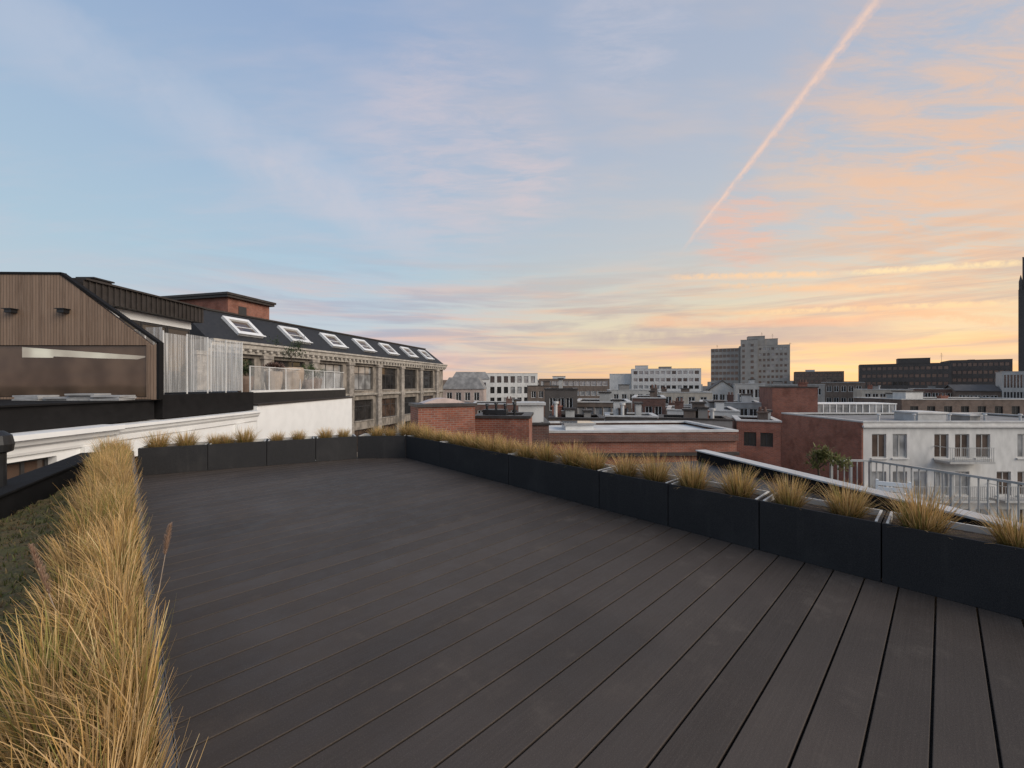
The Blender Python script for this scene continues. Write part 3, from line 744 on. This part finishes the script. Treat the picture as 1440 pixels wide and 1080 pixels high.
r=building('dormer_house','house with a white row of dormer windows under a dark flat roof','house',808,888,34,566,7,'mid_brown',front=dict(c=6,r=2,w=.6,h=1.1,s=1.9,t=.35,m=.2,mc=1,gm='glass_pale'),cop='zinc_light',clutter=1)
building('brick_house','narrow flat roofed brick house right of the dormer house','house',889,936,37,560,8,'brick_dark',front=dict(c=3,r=2,w=.6,h=1.1,s=2.4,t=.7,m=.2),cop='zinc_light',clutter=2)
building('white_flat_house','low off-white house with roof boxes in front of the grey tower','house',938,1040,36,577,7,'white_old',front=dict(c=6,r=1,w=.7,h=.9,s=2.4,t=.5,m=.3),roofm='roof_grey',clutter=4)
building('brick_shed','small red brick house with grey coping below the tall brick block','house',1036,1098,27,592,4,'brick_red',front=dict(c=2,r=1,w=.7,h=.9,s=2.4,t=.7,m=.3,fm='frame_dark'),clutter=2)
r=building('tall_brick_block','tall plain red brick block left of the white apartment house','building',1086,1150,41,545,7,'brick_red',cop='zinc_dark',yaw=-22,clutter=0)
W=r['_W']; z=r['_zt']; chimney(r,W*.8,2,z,.7,.6,.4,'brick_red',3)
r=building('lantern_house','flat roofed house with long pale glass roof lantern','house',1150,1272,43,585,6,'grey_render',yaw=0,roofm='roof_grey')
W=r['_W']; z=r['_zt']
q=MB(); q.box(.3,W-.4,.6,3.2,z-.1,z+1.2); lt=q.build('roof_lantern','glass_pale',r)
q=MB()
for k in range(13): x=.3+(W-.7)*k/12; q.box(x-.04,x+.04,.55,.598,z-.1,z+1.22)
q.box(.2,W-.3,.5,3.3,z+1.202,z+1.3); q.build('lantern_frame','frame_white',lt)
# white apartment house
r=building('white_apartment_house','white apartment house with balconies and a brick side wall on the right','building',1214,1580,30,594,9,'white_old',yaw=0,front=dict(c=12,r=4,w=1.05,h=1.75,s=2.75,t=.85,m=.4,mc=2,mr=1,skip=((2,0),(6,0),(8,0),(5,1))),split=True,roofm='roof_grey',cop='zinc_light',glass=['glass_pale','glass_brown','glass_brown','glass_pale'],frame='light_grey',sill='white_old')
W=r['_W']; z=r['_zt']
q=MB(); q.box(-.1,W+.1,-.18,-.004,z-.36,z-.22); q.build('cornice','white_old',r)
q=MB(); q.box(-.12,-.004,.0,8.98,0,z-.03); q.build('side_wall','brick_red',r)
def balcony(x0,x1,zf):
    q=MB(); q.box(x0,x1,-1.1,-.005,zf-.14,zf); b=q.build('balcony','light_grey',r)
    q=MB(); q.bar((x0+.03,-1.06,zf+1.),(x1-.03,-1.06,zf+1.),.05,.04); q.bar((x0+.03,-1.06,zf+1.),(x0+.03,-.02,zf+1.),.05,.04)
    x=x0+.05
    while x<x1: q.box(x-.01,x+.01,-1.07,-1.045,zf+.003,zf+.98); x+=.14
    q.build('railing','rail_metal',b)
for i,rows in enumerate((((5.2,8.4),),((2.6,8.4),(9.1,12.6)),((2.6,8.4),(9.1,12.6)))):
    for xa_,xb_ in rows: balcony(xa_,xb_,z-.85-1.75-.11-2.75*i)
rbox(r,'roof_box',6,8.2,2,4,z-.12,z+.5,'zinc_light','roof_white'); rbox(r,'roof_box',9.5,10.3,1.5,3,z-.12,z+.35,'grey_render','zinc_light')
for k in range(5):
    q=MB(); x=2.2+k*2.7; q.tube((x,1.2,z-.15),(x,1.2,z+.45),.07,.07,8); q.tube((x,1.2,z+.45),(x,1.2,z+.55),.13,.1,8); q.build('vent_pipe','zinc_light',r)
building('brown_brick_house','long brown brick house behind the white apartment house','house',1268,1470,50,562,7,'brick_brown',yaw=0,front=dict(c=8,r=1,w=1.,h=1.1,s=2.6,t=.8,m=.5,fm='frame_dark'),cop='zinc_light',clutter=5,roofm='roof_grey')
building('cream_house','cream flat roofed house left of the grey tower','house',928,1002,62,552,9,'cream',front=dict(c=4,r=2,w=.9,h=1.5,s=2.8,t=.6,m=.4),roofm='roof_grey',clutter=2)
building('white_gable_house','white house with a front gable at the foot of the grey tower','house',998,1034,72,548,12,'white_old',front=dict(c=3,r=2,w=.8,h=1.3,s=2.8,t=.8,m=.4),roof='gable_y',rh=1.5)
building('white_terrace_house','pale flat roofed house right of the white gable','house',1034,1076,66,540,10,'light_grey',front=dict(c=3,r=2,w=1.,h=1.4,s=2.8,t=.8,m=.4),clutter=1)
building('pink_house','pale pink house at the end of the stone building','house',622,680,84,547,9,'pink_render',yaw=0,front=dict(c=4,r=3,w=1.1,h=1.7,s=3.1,t=.7,m=.5),roof='mansard',rh=2.4,roofm='roof_grey',clutter=1)
building('pale_house','pale house with grey mansard roof behind the pink house','house',636,688,100,533,9,'white_old',front=dict(c=5,r=2,w=1.,h=1.7,s=3.,t=.8,m=.5),roof='mansard',rh=1.8,roofm='roof_grey',clutter=1)
r=building('apartment_block','white modern apartment block with a regular grid of square windows','building',676,756,118,525,14,'white_old',yaw=6,front=dict(c=8,r=5,w=1.25,h=1.9,s=3.1,t=.8,m=.4,mc=1),left=dict(c=5,r=5,w=1.3,h=1.9,s=3.1,t=.8,m=.6,mc=1),glass=['glass_dark','glass_pale'],frame='frame_dark',rec=.3)
building('dark_office_block','dark low office block with window bands behind the dark narrow house','building',758,857,140,533,16,'mid_brown',front=dict(c=12,r=3,w=1.6,h=1.5,s=3.3,t=.8,m=.5,mc=1,gm='glass_pale'),cop='zinc_dark',clutter=1)
building('shed_roof_house','dark house with a flat roof below the dark office block','house',742,790,74,543,9,'mid_brown',front=dict(c=4,r=2,w=.8,h=1.2,s=2.8,t=.9,m=.4),clutter=1,cop='zinc_dark')
building('grey_house','grey house with pale windows below the white stepped building','house',858,932,80,549,10,'light_grey',front=dict(c=6,r=2,w=.9,h=1.4,s=2.8,t=.7,m=.4),clutter=1)
r=building('white_stepped_building','white modern stepped building with strip windows on the skyline','building',888,986,190,519,18,'white_old',front=dict(c=12,r=4,w=1.9,h=1.7,s=3.3,t=.9,m=.6,mc=1),clutter=1,glass=['glass_dark','glass_pale'])
W=r['_W']; z=r['_zt']
rbox(r,'stair_tower',W*.06,W*.25,2,8,z-.1,z+1.6,'white_old','zinc_light')
rbox(r,'side_wing',-10,-.1,2,14,0,z-2.2,'white_old','zinc_light'); rbox(r,'plant_room',W*.42,W*.6,4,9,z-.1,z+1.,'grey_render','zinc_dark')
# grey tower
r=building('grey_tower','tall grey beige tower block with a lower left wing and roof masts','tower',1040,1111,225,487,22,'tower_grey',front=dict(c=11,r=10,w=1.3,h=1.4,s=3.0,t=1.2,m=1.0,mc=1),glass=['glass_brown','glass_pale','glass_brown'],frame='tower_grey',rec=.3,cop='tower_grey')
W=r['_W']; z=r['_zt']
rbox(r,'shaft',.5,8.5,-1.5,-.1,0,z+3.2,'tower_grey','zinc_dark'); rbox(r,'plant_room',9.2,18,2,12,z-.1,z+3.6,'tower_grey','zinc_dark'); rbox(r,'roof_box',4,12,1,9,z-.05,z+5.2,'tower_grey','zinc_dark')
for j in range(9):
    q=MB(); zz=z+1.-3.*j; q.box(1.2,2.4,-1.56,-1.503,zz-1.4,zz); q.box(5.2,6.6,-1.56,-1.503,zz-1.4,zz); q.build('window_band','glass_brown',r)
w1=MB(); w1.box(-14.2,-.15,1,16,0,z-.8); o=w1.build('side_wing','tower_grey',r)
for j in range(7):
    q=MB(); zz=z-2.6-3.2*j
    for k in range(7): q.box(-13.9+k*1.95,-12.4+k*1.95,.9,.996,zz,zz+1.5)
    q.build('window_band','glass_brown',r)
for x,h in ((-11,5.),(3.,4.5),(11,5.5),(16,6.5),(24,3.)): aerial(r,x,6,z+ (5. if 4<x<12 else 3.5 if 12<x<18 else 0) - (.8 if x<0 else 0),h*.5)
building('brown_block','brown flat topped block on the skyline right of the grey tower','building',1118,1187,210,523,14,'mid_brown',front=dict(c=10,r=3,w=1.4,h=1.5,s=3.2,t=1.,m=.6,mc=1,fm='frame_dark'),cop='zinc_dark',clutter=1)
r=building('dark_hotel','wide dark building with stepped roof on the right skyline','building',1209,1338,180,513,16,'dark_render',front=dict(c=16,r=4,w=1.4,h=1.5,s=3.2,t=1.1,m=.6,mc=1),cop='zinc_dark',glass=['glass_dark','glass_brown'],frame='frame_dark')
W=r['_W']; z=r['_zt']; rbox(r,'roof_house',W*.45,W*.8,3,10,z-.1,z+2.3,'dark_render','zinc_dark'); aerial(r,W*.93,6,z,4.5)
building('dark_slab_block','dark slab building joined to the stepped one on the skyline','building',1336,1424,172,507,16,'dark_render',front=dict(c=11,r=4,w=1.4,h=1.5,s=3.2,t=1.1,m=.6,mc=1),cop='zinc_dark',glass=['glass_dark','glass_brown'],frame='frame_dark',clutter=1)
building('slatted_block','pale grey slatted block at the right edge of the photo','building',1409,1480,82,523,9,'light_grey',front=dict(c=14,r=2,w=.3,h=2.6,s=3.4,t=.6,m=.2,mc=1))
r=building('church_tower','dark tall tower cut by the right edge of the photo','tower',1432,1510,250,408,24,'dark_render',yaw=-53,front=dict(c=4,r=7,w=3.,h=8.,s=13.,t=6.,m=3,mc=2,mr=2),cop='zinc_dark')
W=r['_W']; z=r['_zt']; rbox(r,'belfry',1.5,W-1.5,2,22,z+.11,z+20,'dark_render','zinc_dark')
q=MB()
for x in (.9,W-.9):
    for y in (1,23): q.lathe((x,y,z+.1),[(.8,0),(.8,5),(.1,9)],8)
q.build('pinnacles','dark_render',r)
# lower fillers
building('grey_roof_house','grey house with a flat roof behind the tall red brick block','house',1086,1160,95,541,10,'grey_render',front=dict(c=6,r=2,w=1.,h=1.5,s=3.,t=.8,m=.4),clutter=1)
building('flat_brown_house','brown flat roofed house between the brown block and the wide dark building','house',1158,1216,105,538,10,'mid_brown',front=dict(c=5,r=2,w=1.,h=1.5,s=3.,t=.8,m=.4),clutter=1,cop='zinc_light')
building('beige_house','beige house with pale roof boxes under the wide dark building','house',1212,1284,88,548,10,'cream',front=dict(c=6,r=2,w=1.,h=1.5,s=3.,t=.8,m=.4),clutter=3,roofm='roof_grey')
building('brick_terrace_house','dull brick house under the dark slab building','house',1286,1346,92,547,10,'brick_dark',front=dict(c=5,r=2,w=1.,h=1.5,s=3.,t=.8,m=.4),clutter=1)
building('dim_brown_house','brown pitched roof house left of the slatted block','house',1344,1408,86,550,10,'mid_brown',front=dict(c=5,r=2,w=1.,h=1.5,s=3.,t=.8,m=.4),roof='gable_x',rh=1.2,clutter=1)
building('low_grey_house','low grey roofed house behind the flat pale roof','house',890,985,50,572,7,'mid_brown',front=dict(c=6,r=2,w=.8,h=1.2,s=2.6,t=.6,m=.4),roofm='roof_grey',clutter=4,cop='zinc_light')
building('low_white_house','low whitish house left of the tall brick block','house',984,1072,49,566,7,'light_grey',front=dict(c=6,r=2,w=.8,h=1.2,s=2.6,t=.6,m=.4),roofm='roof_grey',clutter=3)
building('brick_roof_terrace','flat roofed brick house behind the white square chimney stack','house',664,766,52,569,8,'brick_dark',front=dict(c=6,r=2,w=.8,h=1.3,s=2.7,t=.7,m=.4),roofm='roof_grey',clutter=2)
rn=random.Random(21)
p=560
while p<1450:
    w=rn.uniform(28,60)
    building('skyline_building','far hazy building low on the skyline','building',p,p+w,rn.uniform(330,430),rn.uniform(533,541),20,rn.choice(['grey_render','mid_brown','tower_grey','light_grey']),group='far buildings low on the skyline',front=dict(c=7,r=2,w=1.8,h=1.8,s=3.4,t=1.2,m=1,mc=1) if rn.random()<.6 else None,cop='zinc_dark')
    p+=w+rn.uniform(0,10)

# ------------------------------------------------------------------ lower roofs on the right, coping, railing
r=empty('lower_roof',Vector((6,7,ZB)),0,'dark lower roof with a pale metal coping beyond the right planters','roof')
def hw(px,py,zz):
    d=F*(H-zz)/(py-540); return Vector((lx(px,d),d,zz))
c1=hw(985,634,-.2); c2=hw(1440,744,-.2); dv=(c2-c1).normalized(); c2=c2+dv*3.
q=MB(); nrm=Vector((dv.y,-dv.x,0)); 
if nrm.x<0: nrm=-nrm
pts=[D(4.74,7.6,ZB),D(4.74,-5,ZB),Vector((c2.x,c2.y,ZB)),Vector((c1.x,c1.y,ZB))]
q.ext(pts,(0,0,-.45-ZB)); q.build('wall','roof_dark',r,world=True)
q=MB(); q.bar(c1+Vector((0,0,-.14)),c2+Vector((0,0,-.14)),.2,.26); q.build('upstand','black_matte',r,world=True)
q=MB(); q.bar(c1+Vector((0,0,.015)),c2+Vector((0,0,.015)),.3,.03); q.build('coping','zinc_light',r,world=True,bevel=.005)
# sloped rooflight
s0=hw(878,668,-.42)
r2=empty('sloping_rooflight',s0,0,'brown tinted sloping rooflight behind the right planters','skylight')
a=D(5.2,4.1,-.44);b=D(5.2,2.6,-.44);c=D(6.1,2.6,-.12);d_=D(6.1,4.1,-.12)
q=MB(); q.ext([a,b,c,d_],(0,0,.05)); q.build('pane','glass_brown',r2,world=True)
q=MB()
for p1,p2 in ((a,b),(b,c),(c,d_),(d_,a)): q.bar(p1+Vector((0,0,.03)),p2+Vector((0,0,.03)),.07,.1)
q.bar(c+Vector((0,0,-.17)),d_+Vector((0,0,-.17)),.06,.3); q.build('frame','zinc_dark',r2,world=True)
# terrace beyond
r=empty('lower_terrace',Vector((9,7,ZB)),0,'lower roof terrace inside the grey bar railing','terrace')
q=MB(); e=nrm*.16
q.ext([Vector((c1.x,c1.y,ZB))+e,Vector((c2.x,c2.y,ZB))+e,Vector((10.2,4.,ZB)),Vector((8.9,6.3,ZB)),Vector((8.0,9.0,ZB)),Vector((5.6,9.2,ZB)),Vector((4.6,11.6,ZB))],(0,0,-1.16-ZB)); q.build('floor_slab','roof_grey',r,world=True)
r=empty('bar_railing',Vector((8,8,-1.16)),0,'grey metal bar railing round the lower terrace','railing')
rp=[Vector((6.95,8.9)),Vector((7.75,8.85)),Vector((8.7,6.3)),Vector((9.9,3.9))]
for a,b in zip(rp,rp[1:]):
    q=MB(); q.bar((a.x,a.y,-.16),(b.x,b.y,-.16),.05,.04); q.build('top_rail','rail_metal',r,world=True)
    q=MB(); q.bar((a.x,a.y,-1.04),(b.x,b.y,-1.04),.04,.03); q.build('bottom_rail','rail_metal',r,world=True)
    L=(b-a).length; n=int(L/.115)
    for k in range(n+1):
        p=a.lerp(b,k/n)
        post=k in (0,n//2)
        q=MB(); t=.022 if post else .009; q.box(p.x-t,p.x+t,p.y-t,p.y+t,-1.158 if post else -1.03,-.18); q.build('post' if post else 'baluster','rail_metal',r,world=True)
# chair
ch=empty('garden_chair',(7.0,7.6,-1.16),R(150),'white garden chair on the lower terrace by the railing','chair')
q=MB(); 
for k in range(5): q.box(-.24,.24,-.22+k*.09,-.15+k*.09,.43,.455)
q.build('seat','white',ch)
q=MB(); 
for k in range(4): q.box(-.24,.24,.21+.02*k,.235+.02*k,.52+k*.1,.59+k*.1)
q.build('backrest','white',ch)
for sx in (-.22,.22):
    for sy in (-.2,.2):
        q=MB(); q.bar((sx,sy,0),(sx,sy,.43) if sy<0 else (sx,sy+.08,.92),.035,.035); q.build('leg','white',ch)
for sx in (-.25,.25):
    q=MB(); q.box(sx-.025,sx+.025,-.22,.24,.62,.645); q.build('armrest','white',ch)
rn=random.Random(31)
potted('potted_shrub',(6.55,8.75,-1.158),'leafy shrub in a pot in the corner of the lower terrace',.2,.4,.5,.36,rn,cols=((.09,.10,.03),(.26,.23,.09)))

# ------------------------------------------------------------------ world
w=bpy.data.worlds.new('World'); S.world=w; w.use_nodes=True
t=NT(w.node_tree); bg=w.node_tree.nodes['Background']
tc=t.n('ShaderNodeTexCoord'); d=t.vm('NORMALIZE',tc.outputs['Generated']); x,y,z=t.xyz(d)
def pd(px,py): return Vector(((px-720)/F,1,-(py-540)/F)).normalized()
az=t.m('ARCTAN2',x,y); el=t.m('ARCSINE',z)
def ramp(v,st):
    o=t.n('ShaderNodeValToRGB'); t.put(o.inputs[0],v); cr=o.color_ramp
    while len(cr.elements)<len(st): cr.elements.new(.5)
    for e,(p,c) in zip(cr.elements,st): e.position=p; e.color=(*srgb(*c),1)
    return o.outputs[0]
elp=t.m('MAXIMUM',z,0.)
cold=ramp(elp,[(0,(226,192,182)),(.05,(214,196,196)),(.12,(193,204,213)),(.25,(174,199,216)),(.42,(163,187,212)),(.62,(148,171,204)),(1,(124,152,192))])
warm=ramp(elp,[(0,(242,196,144)),(.05,(243,211,157)),(.12,(232,214,178)),(.2,(210,207,194)),(.3,(191,197,202)),(.5,(176,186,203)),(1,(132,157,195))])
sd=Vector((math.sin(R(42)),math.cos(R(42)),0))
hn=t.vm('NORMALIZE',t.cxyz(x,y,0.)); ca=t.vm('DOT_PRODUCT',hn,tuple(sd),out=1)
wf=t.mr(ca,.42,1.0)
col=t.mix(wf,cold,warm)
pz=t.m('ADD',t.m('MAXIMUM',z,.0),.10)
P=t.cxyz(t.m('DIVIDE',x,pz),t.m('DIVIDE',y,pz),0.)
def mapp(v,rot,scl,loc=(0,0,0)):
    o=t.n('ShaderNodeMapping'); t.put(o.inputs[0],v); o.inputs['Rotation'].default_value=(0,0,rot); o.inputs['Scale'].default_value=scl; o.inputs['Location'].default_value=loc; return o.outputs[0]
def blob(px,py,rad): 
    c=pd(px,py); return t.mr(t.vm('DOT_PRODUCT',d,tuple(c),out=1),math.cos(R(rad)),1.)
cl_pink=t.mix(wf,srgb(204,198,208),srgb(220,198,186))
n1=t.noise(mapp(P,R(20),(.55,1.7,1)),1.25,5,.62)
col=t.mix(t.m('MULTIPLY',t.mr(n1,.42,.76),.55),col,cl_pink)
n3=t.noise(mapp(P,R(65),(1.2,4.,1),(1,7,0)),2.6,6,.68,.4)
n3m=t.mr(n3,.34,.70)
for px,py,rad,k,cc in ((640,215,15,.5,(212,200,206)),(750,250,7,.5,(216,200,202)),(1330,230,20,.8,(232,192,164)),(1420,120,14,.35,(216,197,188)),(1040,325,6,1.,(232,188,170)),(880,30,9,.5,(204,200,210)),(1390,260,12,.6,(236,190,156))):
    col=t.mix(t.m('MULTIPLY',t.m('MULTIPLY',blob(px,py,rad),n3m),k,clamp=True),col,srgb(*cc))
def trail(p,q,wd,k,cc,nz=None,wob=1.2,w2=None):
    global col
    a,b=pd(*p),pd(*q); n=a.cross(b).normalized(); mid=(a+b).normalized(); tv=n.cross(mid).normalized()
    dist=t.m('ABSOLUTE',t.m('ADD',t.vm('DOT_PRODUCT',d,tuple(n),out=1),t.m('MULTIPLY',t.m('SUBTRACT',nz,.5),wd*wob)))
    s=t.vm('DOT_PRODUCT',d,tuple(tv),out=1); e0=a.dot(tv); e1=b.dot(tv)
    ww=wd
    if w2 is not None: ww=t.mr(s,e0,e1,wd,w2,False)
    lo,hi=min(e0,e1),max(e0,e1)
    f=(hi-lo)*.12
    g=t.m('SUBTRACT',1.,t.m('DIVIDE',dist,ww),clamp=True); g=t.m('MULTIPLY',g,t.m('SUBTRACT',2.,g))
    m_=t.m('MULTIPLY',g,t.m('MULTIPLY',t.mr(s,lo-f,lo+f),t.mr(s,hi+f,hi-f)))
    m_=t.m('MULTIPLY',m_,t.m('GREATER_THAN',t.vm('DOT_PRODUCT',d,tuple(mid),out=1),0.))
    m_=t.m('MULTIPLY',m_,t.mr(nz,.3,.62,.35,1.))
    col=t.mix(t.m('MULTIPLY',m_,k,clamp=True),col,srgb(*cc))
nt1=t.noise(d,9.,4,.65); nt2=t.noise(d,60.,3,.7)
trail((-80,-20),(570,320),.065,.48,(190,198,215),nz=nt1,wob=.9)
trail((330,220),(600,350),.05,.42,(206,202,210),nz=nt1)
trail((1085,245),(1480,290),.035,.5,(236,198,168),nz=nt1)
# low cloud bands
bv=t.cxyz(t.m('MULTIPLY',az,2.2),t.m('MULTIPLY',el,26.),0.)
nb1=t.noise(bv,1.3,5,.6,.5); nb2=t.noise(t.vm('ADD',bv,(7.,3.,0.)),1.1,4,.6)
low=t.m('MULTIPLY',t.mr(z,.34,.12),t.mr(z,-.02,.03))
lf=t.m('MULTIPLY',low,t.mr(ca,-.1,.55))
col=t.mix(t.m('MULTIPLY',t.m('MULTIPLY',t.mr(nb2,.44,.68),lf),.7),col,t.mix(wf,srgb(226,188,178),srgb(243,188,148)))
col=t.mix(t.m('MULTIPLY',t.m('MULTIPLY',t.mr(nb1,.42,.64),lf),.75),col,t.mix(wf,srgb(168,174,193),srgb(190,172,166)))
trail((600,505),(1000,500),.022,.55,(236,188,172),nz=nt1)
trail((820,478),(1260,462),.024,.65,(178,162,168),nz=nt1)
trail((900,455),(1220,452),.013,.65,(240,182,152),nz=nt1)
# contrails
trail((1200,384),(1445,369),.0065,.9,(252,224,176),nz=nt2)
trail((950,390),(1172,386),.008,.85,(249,208,166),nz=nt2)
trail((1060,440),(1440,425),.0065,.75,(252,217,168),nz=nt2)
trail((1010,402),(1300,408),.008,.6,(246,202,160),nz=nt2)
trail((1435,455),(1200,430),.010,.6,(236,186,152),nz=nt2)
trail((1264,-40),(972,336),.012,.7,(228,198,186),nz=nt2,wob=.9,w2=.005)
trail((1264,-40),(980,324),.0055,.5,(244,210,190),nz=nt2,wob=1.2,w2=.0028)
# below horizon
col=t.mix(t.mr(z,-.005,-.06),col,(.10,.09,.085))
sky=t.n('ShaderNodeTexSky'); sky.sky_type='NISHITA'; sky.sun_disc=False; sky.sun_elevation=R(4); sky.sun_rotation=R(42)
nsc=t.vm('SCALE',sky.outputs[0]); nsc.node.inputs['Scale'].default_value=.006
t.put(bg.inputs[0],t.vm('ADD',col,nsc)); bg.inputs[1].default_value=1.0

# ------------------------------------------------------------------ sun and camera
sl=bpy.data.lights.new('Sun','SUN'); sl.energy=2.7; sl.angle=R(40); sl.color=(1,.89,.75)
so=bpy.data.objects.new('Sun',sl); C.objects.link(so); so.location=(20,-10,30)
to=Vector((.78,-.44,.48)).normalized(); so.rotation_euler=to.to_track_quat('Z','Y').to_euler()
cam=bpy.data.cameras.new('Camera'); cam.sensor_width=36; cam.lens=36*F/1440; cam.clip_start=.02; cam.clip_end=9000
co=bpy.data.objects.new('Camera',cam); C.objects.link(co); co.location=(0,0,H); co.rotation_euler=(R(90),0,0); S.camera=co
S.view_settings.view_transform='Standard'; S.view_settings.look='None'; S.view_settings.exposure=0
